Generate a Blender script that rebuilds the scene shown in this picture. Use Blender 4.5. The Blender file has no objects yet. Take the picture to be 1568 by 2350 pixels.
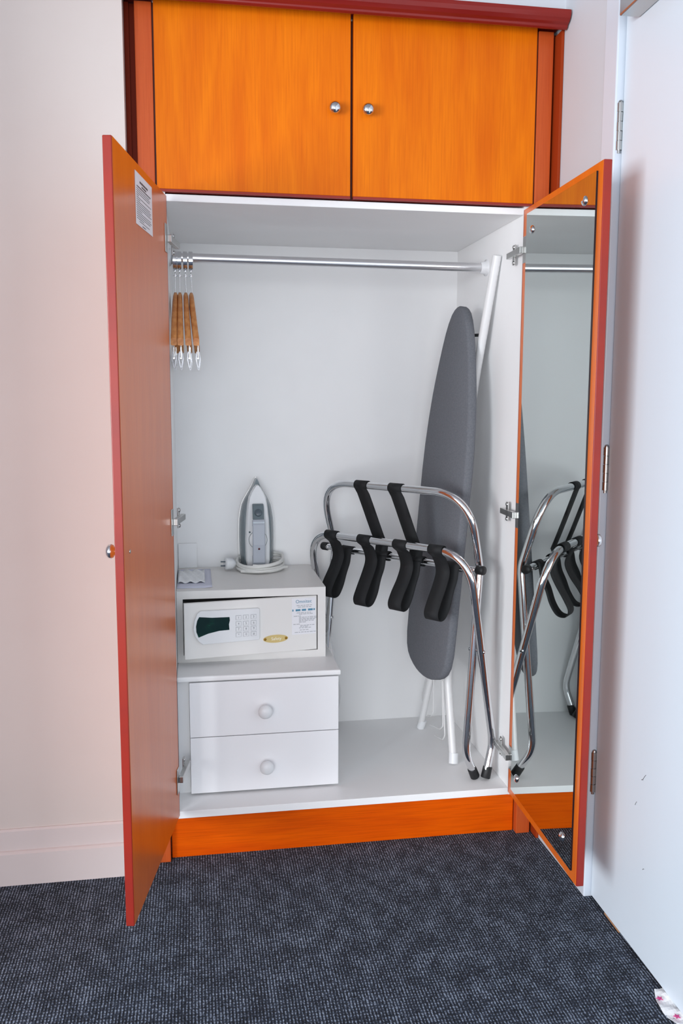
import bpy, bmesh, math, random
from mathutils import Vector, Matrix
random.seed(7)
S = bpy.context.scene
COL = S.collection
PI = math.pi

# ------------------------------------------------------------------ camera
CAM = Vector((-0.3962, -2.2167, 1.2079)); YAW, PITCH, ROLL, FPX = 0.1666, -0.1268, 0.0026, 2010.1
d = Vector((math.sin(YAW)*math.cos(PITCH), math.cos(YAW)*math.cos(PITCH), math.sin(PITCH)))
r0 = Vector((math.cos(YAW), -math.sin(YAW), 0)); u0 = r0.cross(d)
r1 = r0*math.cos(ROLL)+u0*math.sin(ROLL); u1 = -r0*math.sin(ROLL)+u0*math.cos(ROLL)
cd = bpy.data.cameras.new('camera'); cam = bpy.data.objects.new('camera', cd); COL.objects.link(cam)
m = Matrix.Identity(4)
for i in range(3):
    m[i][0] = r1[i]; m[i][1] = u1[i]; m[i][2] = -d[i]; m[i][3] = CAM[i]
cam.matrix_world = m
cd.sensor_fit = 'VERTICAL'; cd.sensor_height = 36; cd.lens = FPX/2350*36
cd.clip_start = 0.05
S.camera = cam

# ------------------------------------------------------------------ light
S.view_settings.view_transform = 'Standard'; S.view_settings.look = 'None'
S.view_settings.gamma = 1; S.view_settings.use_curve_mapping = False
S.view_settings.exposure = 0.0
w = bpy.data.worlds.new('world'); S.world = w; w.use_nodes = True
w.node_tree.nodes['Background'].inputs[0].default_value = (0.75, 0.85, 1, 1)
w.node_tree.nodes['Background'].inputs[1].default_value = 0.6
def area(name, loc, rot, sx, sy, power, col):
    l = bpy.data.lights.new(name, 'AREA'); l.shape = 'RECTANGLE'; l.size = sx; l.size_y = sy
    l.energy = power; l.color = col
    o = bpy.data.objects.new(name, l); o.location = loc; o.rotation_euler = rot; COL.objects.link(o)
    return o
# daylight through the window in the left wall plus soft fill added behind the camera
area('window_daylight', (-3.27, -3.2, 1.2), (0, -PI/2, 0), 1.4, 2.1, 188, (0.945, 0.97, 1))
area('rear_fill', (-1.1, -4.37, 1.05), (PI/2, 0, 0), 1.8, 1.9, 72, (0.945, 0.97, 1))

# ------------------------------------------------------------------ helpers
def srgb(r, g, b):
    f = lambda c: (c/255/12.92) if c/255 <= .04045 else ((c/255+.055)/1.055)**2.4
    return (f(r), f(g), f(b), 1)
MATS = {}
def mat(name, col, rough=.5, metal=0, coat=0, spec=.5, bump=None, var=None, sheen=0, coat_rough=.1):
    """bump=(scale xyz, strength, distance); var=(scale xyz, colour2, low, high, detail)"""
    M = bpy.data.materials.new(name); M.use_nodes = True; nt = M.node_tree; b = nt.nodes['Principled BSDF']
    b.inputs['Base Color'].default_value = col; b.inputs['Roughness'].default_value = rough
    b.inputs['Metallic'].default_value = metal; b.inputs['Specular IOR Level'].default_value = spec
    b.inputs['Coat Weight'].default_value = coat; b.inputs['Coat Roughness'].default_value = coat_rough
    if sheen: b.inputs['Sheen Weight'].default_value = sheen
    tc = nt.nodes.new('ShaderNodeTexCoord')
    def noise(sc, detail=4, rgh=.55):
        mp = nt.nodes.new('ShaderNodeMapping'); mp.inputs['Scale'].default_value = sc
        nt.links.new(tc.outputs['Object'], mp.inputs['Vector'])
        n = nt.nodes.new('ShaderNodeTexNoise'); n.inputs['Scale'].default_value = 1; n.inputs['Detail'].default_value = detail
        n.inputs['Roughness'].default_value = rgh
        nt.links.new(mp.outputs[0], n.inputs['Vector']); return n
    if var:
        sc, c2, lo, hi = var[:4]
        n = noise(sc)
        rp = nt.nodes.new('ShaderNodeMapRange'); rp.inputs[1].default_value = lo; rp.inputs[2].default_value = hi
        nt.links.new(n.outputs['Fac'], rp.inputs[0])
        mx = nt.nodes.new('ShaderNodeMix'); mx.data_type = 'RGBA'
        mx.inputs['A'].default_value = col; mx.inputs['B'].default_value = c2
        nt.links.new(rp.outputs[0], mx.inputs['Factor']); nt.links.new(mx.outputs['Result'], b.inputs['Base Color'])
    if bump:
        n = noise(bump[0]); bp = nt.nodes.new('ShaderNodeBump'); bp.inputs['Strength'].default_value = bump[1]
        bp.inputs['Distance'].default_value = bump[2]
        nt.links.new(n.outputs['Fac'], bp.inputs['Height']); nt.links.new(bp.outputs[0], b.inputs['Normal'])
    MATS[name] = M; return M

def wood(name, c1, c2, c3, rough=.32, vert=True, coat=.35, spec=.5):
    """flat-cut stained veneer: stretched grain plus broad tonal patches"""
    M = bpy.data.materials.new(name); M.use_nodes = True; nt = M.node_tree; b = nt.nodes['Principled BSDF']
    b.inputs['Roughness'].default_value = rough; b.inputs['Coat Weight'].default_value = coat
    b.inputs['Coat Roughness'].default_value = .22; b.inputs['Specular IOR Level'].default_value = spec
    tc = nt.nodes.new('ShaderNodeTexCoord')
    def noise(sc, detail, dist=0):
        mp = nt.nodes.new('ShaderNodeMapping'); mp.inputs['Scale'].default_value = sc
        nt.links.new(tc.outputs['Object'], mp.inputs['Vector'])
        n = nt.nodes.new('ShaderNodeTexNoise'); n.inputs['Scale'].default_value = 1; n.inputs['Detail'].default_value = detail
        n.inputs['Distortion'].default_value = dist
        nt.links.new(mp.outputs[0], n.inputs['Vector']); return n
    A = (260, 260, 9) if vert else (9, 260, 260)
    B = (16, 16, 2.6) if vert else (2.6, 16, 16)
    g = noise(A, 4); p = noise(B, 3, .4)
    r = nt.nodes.new('ShaderNodeMapRange'); r.inputs[1].default_value = .3; r.inputs[2].default_value = .7
    nt.links.new(p.outputs['Fac'], r.inputs[0])
    m1 = nt.nodes.new('ShaderNodeMix'); m1.data_type = 'RGBA'; m1.inputs['A'].default_value = c1; m1.inputs['B'].default_value = c2
    nt.links.new(r.outputs[0], m1.inputs['Factor'])
    r2 = nt.nodes.new('ShaderNodeMapRange'); r2.inputs[1].default_value = .42; r2.inputs[2].default_value = .8; r2.inputs[4].default_value = .5
    nt.links.new(g.outputs['Fac'], r2.inputs[0])
    m2 = nt.nodes.new('ShaderNodeMix'); m2.data_type = 'RGBA'; m2.inputs['B'].default_value = c3
    nt.links.new(m1.outputs['Result'], m2.inputs['A']); nt.links.new(r2.outputs[0], m2.inputs['Factor'])
    nt.links.new(m2.outputs['Result'], b.inputs['Base Color'])
    bp = nt.nodes.new('ShaderNodeBump'); bp.inputs['Strength'].default_value = .08; bp.inputs['Distance'].default_value = .002
    nt.links.new(g.outputs['Fac'], bp.inputs['Height']); nt.links.new(bp.outputs[0], b.inputs['Normal'])
    MATS[name] = M; return M

def obj(name, bm, material, parent=None, smooth=False, bevel=0, seg=2, sub=0, loc=None, rotz=None):
    me = bpy.data.meshes.new(name); bmesh.ops.recalc_face_normals(bm, faces=bm.faces[:]); bm.to_mesh(me); bm.free()
    o = bpy.data.objects.new(name, me); COL.objects.link(o)
    ms = material if isinstance(material, (list, tuple)) else [material]
    for x in ms: me.materials.append(MATS[x])
    if smooth:
        for p in me.polygons: p.use_smooth = True
    if parent: o.parent = parent
    if bevel:
        b = o.modifiers.new('bevel', 'BEVEL'); b.width = bevel; b.segments = seg; b.limit_method = 'ANGLE'; b.angle_limit = math.radians(40)
        b.harden_normals = False
    if sub:
        b = o.modifiers.new('sub', 'SUBSURF'); b.levels = sub; b.render_levels = sub
    if loc: o.location = loc
    if rotz is not None: o.rotation_euler = (0, 0, rotz)
    return o
def smooth_angle(o, deg=35):
    me = o.data
    for p in me.polygons: p.use_smooth = True
    try: me.set_sharp_from_angle(angle=math.radians(deg))
    except Exception: pass
    return o
def box(bm, x0, x1, y0, y1, z0, z1, mi=0):
    v = [bm.verts.new(c) for c in ((x0,y0,z0),(x1,y0,z0),(x1,y1,z0),(x0,y1,z0),(x0,y0,z1),(x1,y0,z1),(x1,y1,z1),(x0,y1,z1))]
    for f in ((0,3,2,1),(4,5,6,7),(0,1,5,4),(1,2,6,5),(2,3,7,6),(3,0,4,7)):
        fa = bm.faces.new([v[i] for i in f]); fa.material_index = mi
    return v
def B(x0, x1, y0, y1, z0, z1):
    bm = bmesh.new(); box(bm, x0, x1, y0, y1, z0, z1); return bm
def prism(bm, pts, axis, a0, a1, mi=0):
    """polygon pts (2D) extruded along axis"""
    def P(p, a):
        return {'x': (a, p[0], p[1]), 'y': (p[0], a, p[1]), 'z': (p[0], p[1], a)}[axis]
    v0 = [bm.verts.new(P(p, a0)) for p in pts]; v1 = [bm.verts.new(P(p, a1)) for p in pts]
    n = len(pts); fs = [bm.faces.new(v0[::-1]), bm.faces.new(v1)]
    for i in range(n): fs.append(bm.faces.new((v0[i], v0[(i+1) % n], v1[(i+1) % n], v1[i])))
    for f in fs: f.material_index = mi
def fillet(pts, rad, n=8):
    """round the inner corners of an open polyline; rad number or list per corner"""
    pts = [Vector(p) for p in pts]; out = [pts[0]]
    for i in range(1, len(pts)-1):
        r = rad[i-1] if isinstance(rad, (list, tuple)) else rad
        a, b, c = pts[i-1], pts[i], pts[i+1]
        d1 = (a-b); d2 = (c-b); l1, l2 = d1.length, d2.length; d1.normalize(); d2.normalize()
        ang = d1.angle(d2)
        if r <= 0 or ang > 3.1: out.append(b); continue
        t = min(r/math.tan(ang/2), l1*.49 if i > 1 else l1*.95, l2*.49 if i < len(pts)-2 else l2*.95)
        p0 = b+d1*t; p1 = b+d2*t
        for k in range(n+1):
            s = k/n; out.append((1-s)**2*p0*1 + 2*(1-s)*s*(b*.9+(p0+p1)*.05) + s*s*p1)
    out.append(pts[-1]); return out
def sweep(bm, path, rad, seg=12, cap=True, closed=False, mi=0, prof=None):
    """tube (or ribbon profile) along a path"""
    path = [Vector(p) for p in path]; n = len(path)
    tang = []
    for i in range(n):
        if closed: t = path[(i+1) % n]-path[i-1]
        else: t = path[min(i+1, n-1)]-path[max(i-1, 0)]
        tang.append(t.normalized())
    t0 = tang[0]; ref = Vector((0, 0, 1)) if abs(t0.z) < .9 else Vector((1, 0, 0))
    nn = t0.cross(ref).normalized(); rings = []
    for i in range(n):
        if i:
            ax = tang[i-1].cross(tang[i])
            if ax.length > 1e-7: nn = Matrix.Rotation(tang[i-1].angle(tang[i]), 3, ax.normalized()) @ nn
        bb = tang[i].cross(nn).normalized()
        rr = rad[i] if isinstance(rad, (list, tuple)) else rad
        rings.append([bm.verts.new(path[i]+nn*(math.cos(2*PI*k/seg)*rr)+bb*(math.sin(2*PI*k/seg)*rr)) for k in range(seg)])
    rng = range(n if closed else n-1)
    for i in rng:
        A, Bq = rings[i], rings[(i+1) % n]
        for k in range(seg):
            f = bm.faces.new((A[k], A[(k+1) % seg], Bq[(k+1) % seg], Bq[k])); f.smooth = True; f.material_index = mi
    if cap and not closed:
        f = bm.faces.new([bm.verts.new(v.co) for v in rings[0][::-1]]); f.material_index = mi
        f = bm.faces.new([bm.verts.new(v.co) for v in rings[-1]]); f.material_index = mi
def ribbon(bm, path, wdir, width, th):
    """flat strap: path, width direction, thickness"""
    path = [Vector(p) for p in path]; wdir = Vector(wdir).normalized(); n = len(path); R = []
    for i in range(n):
        t = (path[min(i+1, n-1)]-path[max(i-1, 0)]).normalized(); nrm = wdir.cross(t).normalized()
        a = path[i]
        R.append([bm.verts.new(a+wdir*sx*width/2+nrm*sy*th/2) for sx, sy in ((-1,-1),(1,-1),(1,1),(-1,1))])
    for i in range(n-1):
        for k in range(4):
            f = bm.faces.new((R[i][k], R[i][(k+1) % 4], R[i+1][(k+1) % 4], R[i+1][k])); f.smooth = k in (0, 2)
    bm.faces.new(R[0][::-1]); bm.faces.new(R[-1])
def cyl(bm, p0, p1, rad, seg=16, mi=0): sweep(bm, [p0, p1], rad, seg, mi=mi)
def lathe(bm, prof, axis_o, axis_d, seg=24, mi=0):
    """prof: list of (distance along axis, radius)"""
    o = Vector(axis_o); a = Vector(axis_d).normalized(); ref = Vector((0, 0, 1)) if abs(a.z) < .9 else Vector((1, 0, 0))
    n = a.cross(ref).normalized(); b = a.cross(n); R = []
    for t, r in prof:
        if r < 1e-6: R.append([bm.verts.new(o+a*t)])
        else: R.append([bm.verts.new(o+a*t+n*math.cos(2*PI*k/seg)*r+b*math.sin(2*PI*k/seg)*r) for k in range(seg)])
    for i in range(len(R)-1):
        A, C = R[i], R[i+1]
        for k in range(seg):
            k2 = (k+1) % seg
            if len(A) == 1 and len(C) == 1: continue
            if len(A) == 1: f = bm.faces.new((A[0], C[k2], C[k]))
            elif len(C) == 1: f = bm.faces.new((A[k], A[k2], C[0]))
            else: f = bm.faces.new((A[k], A[k2], C[k2], C[k]))
            f.smooth = True; f.material_index = mi
def add_text(bm, txt, size, mx, mi=0, align='CENTER'):
    cu = bpy.data.curves.new('t', 'FONT'); cu.body = txt; cu.size = size; cu.align_x = align; cu.align_y = 'CENTER'; cu.extrude = .00012
    o = bpy.data.objects.new('t', cu); COL.objects.link(o); bpy.context.view_layer.update()
    me = bpy.data.meshes.new_from_object(o.evaluated_get(bpy.context.evaluated_depsgraph_get()))
    vs = [bm.verts.new(mx @ v.co) for v in me.vertices]
    for p in me.polygons:
        try: f = bm.faces.new([vs[i] for i in p.vertices]); f.material_index = mi
        except ValueError: pass
    bpy.data.objects.remove(o); bpy.data.curves.remove(cu); bpy.data.meshes.remove(me)
def thing(name, label, cat, loc=(0,0,0), rotz=0, group=None):
    o = bpy.data.objects.new(name, None); COL.objects.link(o); o.empty_display_size = .05
    o.location = loc; o.rotation_euler = (0, 0, rotz); o['label'] = label; o['category'] = cat
    if group: o['group'] = group
    return o
def tag(o, label, cat, group=None):
    o['label'] = label; o['category'] = cat
    if group: o['group'] = group
    return o
def struct(o, label, cat):
    o['kind'] = 'structure'; o['label'] = label; o['category'] = cat; return o
def empty_part(name, parent, loc=(0,0,0), rotz=0):
    o = bpy.data.objects.new(name, None); COL.objects.link(o); o.parent = parent; o.location = loc; o.rotation_euler = (0,0,rotz); o.empty_display_size = .03
    return o

# ------------------------------------------------------------------ materials
wood('veneer', srgb(230,121,5), srgb(212,99,3), srgb(192,84,3), coat=0, spec=.16, rough=.42)
wood('veneer_door', srgb(224,112,30), srgb(212,100,20), srgb(200,90,12), rough=.3, coat=.22, spec=.4)
wood('veneer_plinth', srgb(226,92,2), srgb(208,74,2), srgb(172,52,2), vert=False, coat=.05, spec=.15)
wood('stain_pilaster', srgb(196,90,40), srgb(186,78,32), srgb(168,62,24), rough=.4, coat=.1, spec=.25)
mat('stain_edge', srgb(138,40,32), .3, coat=.15, spec=.3, var=((3,3,8), srgb(150,42,28), .35, .65))
mat('stain_cornice', srgb(120,22,16), .3, coat=.2, spec=.3, var=((2,20,20), srgb(134,32,24), .35, .65))
mat('stain_dark', srgb(104,28,6), .5, spec=.12)
mat('stain_mid', srgb(150,54,18), .5, spec=.15)
mat('gap_dark', srgb(70,18,10), .6)
mat('white_lam', srgb(246,246,246), .45, var=((2,2,2), srgb(242,242,242), .4, .6), bump=((300,300,300), .03, .001))
mat('white_chest', srgb(242,242,244), .35)
mat('wall_paint', srgb(202,206,212), .7, bump=((90,90,90), .05, .002), var=((1.4,1.4,1.4), srgb(198,202,208), .4, .65))
mat('wall_warm_bounce', srgb(213,201,195), .7, bump=((90,90,90), .05, .002), var=((1.4,1.4,1.4), srgb(209,196,190), .4, .65))  # warm bounce off the orange door is put into this wall colour
mat('ceiling_paint', srgb(160,160,164), .8)  # greyed down to weaken the light bounced from above
mat('room_door_paint', srgb(217,230,240), .35, bump=((30,30,30), .02, .002))
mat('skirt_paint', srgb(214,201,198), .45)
mat('trim_paint', srgb(208,216,226), .4)
mat('chrome', srgb(225,226,228), .09, metal=1)
mat('satin_steel', srgb(190,190,188), .28, metal=1)
mat('rod_metal', srgb(232,232,234), .3, metal=1, bump=((1.5,60,60), .06, .004))
mat('mirror_glass', srgb(204,212,210), .012, metal=1)
mat('mirror_edge', srgb(16,24,34), .15)
mat('black_rubber', srgb(22,23,25), .55)
mat('black_web', srgb(13,15,18), .75, bump=((900,900,900), .3, .001))
mat('board_cloth', srgb(108,110,116), .85, var=((220,220,220), srgb(98,101,107), .35, .65), bump=((14,14,9), .18, .006))
mat('white_metal', srgb(228,228,228), .3, coat=.2)
mat('white_plastic', srgb(230,232,234), .35)
mat('safe_paint', srgb(232,230,227), .42, bump=((700,700,700), .06, .0008))
mat('safe_dark', srgb(20,20,20), .6)
mat('display_green', srgb(4,38,36), .06, coat=.5, var=((18,1,30), srgb(10,66,50), .5, .72))
mat('print_grey', srgb(120,122,126), .6)
mat('print_dark', srgb(52,54,60), .6)
mat('print_pale', srgb(176,178,182), .6)
mat('print_blue', srgb(84,140,168), .6)
mat('paper', srgb(236,236,240), .7)
mat('paper_cool', srgb(214,216,232), .6)
mat('plastic_bag', srgb(238,240,242), .25, bump=((40,40,40), .4, .006))
mat('brass', srgb(236,208,140), .3, metal=.7)
mat('brass_screw', srgb(150,112,44), .35, metal=1)
mat('brass_text', srgb(250,246,226), .5)
mat('iron_grey', srgb(98,112,118), .25, coat=.4)
mat('iron_dark', srgb(84,96,104), .3)
mat('iron_handle', srgb(172,178,188), .4)
mat('iron_highlight', srgb(196,206,214), .15)
mat('cord_white', srgb(228,228,224), .5, bump=((500,500,500), .2, .0006))
mat('red_dot', srgb(80,14,22), .4)
mat('clip_steel', srgb(150,151,156), .28, metal=1)
mat('hanger_wood', srgb(218,148,84), .45, var=((60,12,60), srgb(196,120,58), .4, .62))
mat('acrylic', srgb(240,241,242), .3)
mat('pink_print', srgb(206,60,130), .5)
mat('raw_wood', srgb(176,130,92), .7)

def carpet_mat():
    M = bpy.data.materials.new('carpet'); M.use_nodes = True; nt = M.node_tree; b = nt.nodes['Principled BSDF']
    b.inputs['Roughness'].default_value = .95; b.inputs['Specular IOR Level'].default_value = .1; b.inputs['Sheen Weight'].default_value = .1
    tc = nt.nodes.new('ShaderNodeTexCoord')
    def mapped(sc, rot=0):
        mp = nt.nodes.new('ShaderNodeMapping'); mp.inputs['Scale'].default_value = sc; mp.inputs['Rotation'].default_value = (0,0,rot)
        nt.links.new(tc.outputs['Object'], mp.inputs['Vector']); return mp
    # ribs of looped pile, 4.5 mm apart, loops 5 mm long
    mp = mapped((1,1,1))
    wv = nt.nodes.new('ShaderNodeTexWave'); wv.wave_type = 'BANDS'; wv.bands_direction = 'X'; wv.inputs['Scale'].default_value = 47
    wv.inputs['Distortion'].default_value = 1.3; wv.inputs['Detail'].default_value = 2; wv.inputs['Detail Scale'].default_value = 2.5
    nt.links.new(mp.outputs[0], wv.inputs['Vector'])
    wy = nt.nodes.new('ShaderNodeTexWave'); wy.wave_type = 'BANDS'; wy.bands_direction = 'Y'; wy.inputs['Scale'].default_value = 38
    wy.inputs['Distortion'].default_value = 3.2; wy.inputs['Detail'].default_value = 2; wy.inputs['Detail Scale'].default_value = 3
    nt.links.new(mp.outputs[0], wy.inputs['Vector'])
    n = nt.nodes.new('ShaderNodeTexNoise'); n.inputs['Scale'].default_value = 1; n.inputs['Detail'].default_value = 3
    nt.links.new(mapped((230,110,100)).outputs[0], n.inputs['Vector'])
    n2 = nt.nodes.new('ShaderNodeTexNoise'); n2.inputs['Scale'].default_value = 1; n2.inputs['Detail'].default_value = 4
    nt.links.new(mapped((26,17,20)).outputs[0], n2.inputs['Vector'])
    def math_(op, a, bb):
        q = nt.nodes.new('ShaderNodeMath'); q.operation = op
        for i, x in enumerate((a, bb)):
            if isinstance(x, (int, float)): q.inputs[i].default_value = x
            else: nt.links.new(x, q.inputs[i])
        return q.outputs[0]
    h = math_('MULTIPLY', wv.outputs['Fac'], math_('ADD', math_('MULTIPLY', wy.outputs['Fac'], .5), .5))
    t = math_('ADD', math_('MULTIPLY', h, .38), math_('ADD', math_('MULTIPLY', n.outputs['Fac'], .85), math_('MULTIPLY', n2.outputs['Fac'], .42)))
    rp = nt.nodes.new('ShaderNodeValToRGB'); cr = rp.color_ramp
    cr.elements[0].position = .58; cr.elements[0].color = srgb(13,18,28)
    cr.elements[1].position = 1.0; cr.elements[1].color = srgb(136,148,166)
    e = cr.elements.new(.84); e.color = srgb(52,60,75)
    nt.links.new(t, rp.inputs[0]); nt.links.new(rp.outputs[0], b.inputs['Base Color'])
    bp = nt.nodes.new('ShaderNodeBump'); bp.inputs['Strength'].default_value = .7; bp.inputs['Distance'].default_value = .003
    nt.links.new(h, bp.inputs['Height']); nt.links.new(bp.outputs[0], b.inputs['Normal'])
    MATS['carpet'] = M
carpet_mat()

# ------------------------------------------------------------------ the room
XL, XR, YF, YB, ZC = -3.3, .53, -4.4, -.036, 2.62
struct(obj('floor', B(XL, 1.6, YF, .7, -.04, 0), 'carpet'), 'charcoal ribbed loop pile carpet covering the floor', 'floor')
struct(obj('ceiling', B(XL, XR+.2, YF, .7, ZC, ZC+.05), 'ceiling_paint'), 'plain ceiling above the wardrobe, greyed to cut bounce light', 'ceiling')
# wall round the alcove: left part, bulkhead over the wardrobe
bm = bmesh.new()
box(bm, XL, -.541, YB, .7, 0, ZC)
struct(obj('wall_back', bm, 'wall_warm_bounce'), 'pale painted wall left of the wardrobe, tinted with warm bounce light', 'wall')
struct(obj('wall_bulkhead', B(-.541, XR, YB, .7, 2.155, ZC), 'wall_paint'), 'white painted wall strip above the wardrobe cornice', 'wall')
bm = bmesh.new()
box(bm, XR, XR+.12, -.27, .7, 0, ZC); box(bm, XR, XR+.12, YF, -1.22, 0, ZC); box(bm, XR, XR+.12, -1.22, -.27, 2.12, ZC)
struct(obj('wall_right', bm, 'wall_paint'), 'white wall between wardrobe and room door', 'wall')
bm = bmesh.new()
y0, y1, z0, z1 = -4.25, -2.15, .5, 1.9
box(bm, XL-.12, XL, YF, y0, 0, ZC); box(bm, XL-.12, XL, y1, .7, 0, ZC); box(bm, XL-.12, XL, y0, y1, 0, z0); box(bm, XL-.12, XL, y0, y1, z1, ZC)
struct(obj('wall_window', bm, 'wall_paint'), 'white wall with the daylight window', 'wall')
struct(obj('wall_left', B(-1.28, -1.16, -.66, YB, 0, ZC), 'wall_paint'), 'short white wall closing the wardrobe corner on the left', 'wall')
bm = bmesh.new()
x0, x1, z0, z1 = -2.0, -.2, .08, 2.02
box(bm, XL, x0, YF-.12, YF, 0, ZC); box(bm, x1, XR+.12, YF-.12, YF, 0, ZC); box(bm, x0, x1, YF-.12, YF, 0, z0); box(bm, x0, x1, YF-.12, YF, z1, ZC)
struct(obj('wall_front', bm, 'wall_paint'), 'white wall behind the viewer with a wide window added for fill light', 'wall')
bm = bmesh.new()
box(bm, XL-.1, XL+.02, -4.29, -4.25, .46, 1.94); box(bm, XL-.1, XL+.02, -2.15, -2.11, .46, 1.94)
box(bm, XL-.1, XL+.02, -4.25, -2.15, .46, .5); box(bm, XL-.1, XL+.02, -4.25, -2.15, 1.9, 1.94)
struct(obj('window_1', bm, 'trim_paint'), 'white frame of the window in the left wall', 'window')
bm = bmesh.new()
box(bm, -2.04, -2.0, YF-.1, YF+.02, .04, 2.06); box(bm, -.2, -.16, YF-.1, YF+.02, .04, 2.06)
box(bm, -2.04, -.16, YF-.1, YF+.02, .04, .08); box(bm, -2.04, -.16, YF-.1, YF+.02, 2.02, 2.06)
struct(obj('fill_window', bm, 'trim_paint'), 'white frame of the wide window added behind the viewer for fill light', 'window')  # unseen window, added to go with the rear fill light
# skirting on the back wall: tall board with a stepped top
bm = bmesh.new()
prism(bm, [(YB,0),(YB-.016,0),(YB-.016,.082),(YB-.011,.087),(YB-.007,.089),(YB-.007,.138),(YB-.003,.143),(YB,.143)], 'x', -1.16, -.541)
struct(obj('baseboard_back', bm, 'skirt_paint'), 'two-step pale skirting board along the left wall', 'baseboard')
# jamb / architrave of the room door
bm = bmesh.new()
box(bm, XR-.004, XR+.10, -.33, -.268, 0, 2.16); box(bm, XR-.004, XR+.10, -1.28, -1.225, 0, 2.16); box(bm, XR-.004, XR+.10, -1.28, -.268, 2.105, 2.16)
struct(obj('trim_1', bm, 'trim_paint', bevel=.003), 'white door frame beside the wardrobe', 'door frame')
# room door, nearly shut, hinge side towards the wardrobe
rd = empty_part('door_1', None, (.542, -.335, 0), math.radians(-91.2))
struct(rd, 'white painted room door at the right, hinged next to the wardrobe', 'door')
o = obj('door_panel', B(.001, .885, 0, .04, .008, 2.10), 'room_door_paint', rd, bevel=.002)
obj('bottom_edge', B(.075, .15, .0005, .0395, .0035, .0078), 'raw_wood', rd)['label'] = 'chipped bare wood along the door foot'
for zc in (1.805, 1.053, .322):
    bm = bmesh.new()
    for k in range(5):
        a = zc-.05+k*.02; rr = .0072 if k % 2 == 0 else .0068
        cyl(bm, (-.004, -.004, a+.0006), (-.004, -.004, a+.0194), rr, 14)
    cyl(bm, (-.004,-.004,zc-.056), (-.004,-.004,zc+.052), .004, 12)
    lathe(bm, [(0,.0055),(.003,.0055),(.006,.003),(.0065,0)], (-.004,-.004,zc+.0495), (0,0,1), 12)
    box(bm, -.0055, -.003, -.003, .02, zc-.05, zc+.05)
    h = obj('hinge', bm, 'satin_steel', rd)
bm = bmesh.new(); box(bm, .062, .30, -.046, -.001, 2.004, 2.064)
cl = obj('door_closer', bm, 'satin_steel', rd, bevel=.003); cl['label'] = 'grey overhead door closer'
# scuffs on the lower part of the door
bm = bmesh.new()
for (a, z, l, t) in ((.228,.405,.02,.9),(.222,.402,.008,.3),(.20,.335,.012,1.0),(.245,.21,.008,.6)):
    ribbon(bm, [(a, -.0003, z), (a+l*.5*math.cos(t), -.0003, z+l*.5*math.sin(t)+.001), (a+l*math.cos(t), -.0003, z+l*math.sin(t))], (-math.sin(t), 0, math.cos(t)), .0014, .0002)
obj('scuff_mark', bm, 'print_grey', rd)

# ------------------------------------------------------------------ wardrobe
wd = thing('wardrobe', 'built-in orange wood wardrobe with both lower doors open', 'wardrobe')
ZS, ZS2, ZCL, ZB, D = .1316, .112, 1.684, 1.7018, .592
XI, XO = .4545, .474
for s in (-1, 1):
    bm = B(min(s*XI, s*XO), max(s*XI, s*XO), .012, D+.012, ZS2, 2.135); obj('side_panel', bm, 'white_lam', wd)
obj('back_panel', B(-XI, XI, D, D+.012, ZS2, 2.135), 'white_lam', wd)
obj('base_board', B(-XI, XI, .012, D, ZS2, ZS), 'white_lam', wd, bevel=.001)
obj('fixed_shelf', B(-XI, XI, .014, D, ZCL, ZB-.001), 'white_lam', wd, bevel=.001)
obj('top_board', B(-XI, XI, .03, D, 2.125, 2.135), 'white_lam', wd)
obj('plinth', B(-.474, .474, .02, .038, 0, ZS2), 'veneer_plinth', wd, bevel=.002)
for s in (-1, 1):
    a, b = sorted((s*.4765, s*.516))
    obj('pilaster', B(a, b, 0, .05, 0, 2.128), 'stain_pilaster', wd, bevel=.0015)
    a, b = sorted((s*.516, s*.5295))
    obj('filler_strip', B(a, b, .02, .06, 0, 2.128), 'stain_dark', wd)
obj('scribe_strip', B(.522, .5295, -.034, .019, 0, 2.12), 'stain_mid', wd, bevel=.001)
obj('scribe_strip', B(-.5405, -.5295, .012, .06, 0, 2.128), 'stain_dark', wd)
# cornice, moulded, returned at its right end
prof = [(.05,2.134),(-.030,2.134),(-.030,2.124),(-.040,2.117),(-.052,2.113),(-.058,2.116),(-.060,2.121),(-.068,2.125),(-.075,2.132),(-.079,2.141),(-.079,2.150),(-.034,2.154),(.05,2.154)]
bm = bmesh.new(); prism(bm, prof, 'x', -.5395, .5265)
co = obj('cornice', bm, 'stain_cornice', wd, bevel=.0012)
# upper doors
for s in (-1, 1):
    a, b = sorted((s*.0035, s*.4725))
    dr = obj('upper_door', B(a, b, 0, .018, 1.7095, 2.139), 'veneer', wd, bevel=.0015)
    lip = obj('edge_band', B(a, b, .0005, .018, 1.7035, 1.7093), 'stain_edge', dr)
    lip['label'] = 'dark red edge band'
    bm = bmesh.new(); kx = -.045 if s < 0 else .037
    lathe(bm, [(0,.008),(.002,.0085),(.004,.006),(.010,.0055),(.013,.008),(.016,.0128),(.0205,.0148),(.025,.0135),(.0285,.009),(.030,.0045),(.0302,0)], (kx, 0, 1.911), (0,-1,0), 28)
    k = obj('knob', bm, 'chrome', dr); k['label'] = 'round chrome knob'
obj('centre_post', B(-.02, .02, .0185, .03, 1.703, 2.125), 'gap_dark', wd)
for s in (-1, 1):
    a, b = sorted((s*.4728, s*.4763)); obj('stop_strip', B(a, b, .006, .0118, 1.703, 2.128), 'gap_dark', wd)

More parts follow.
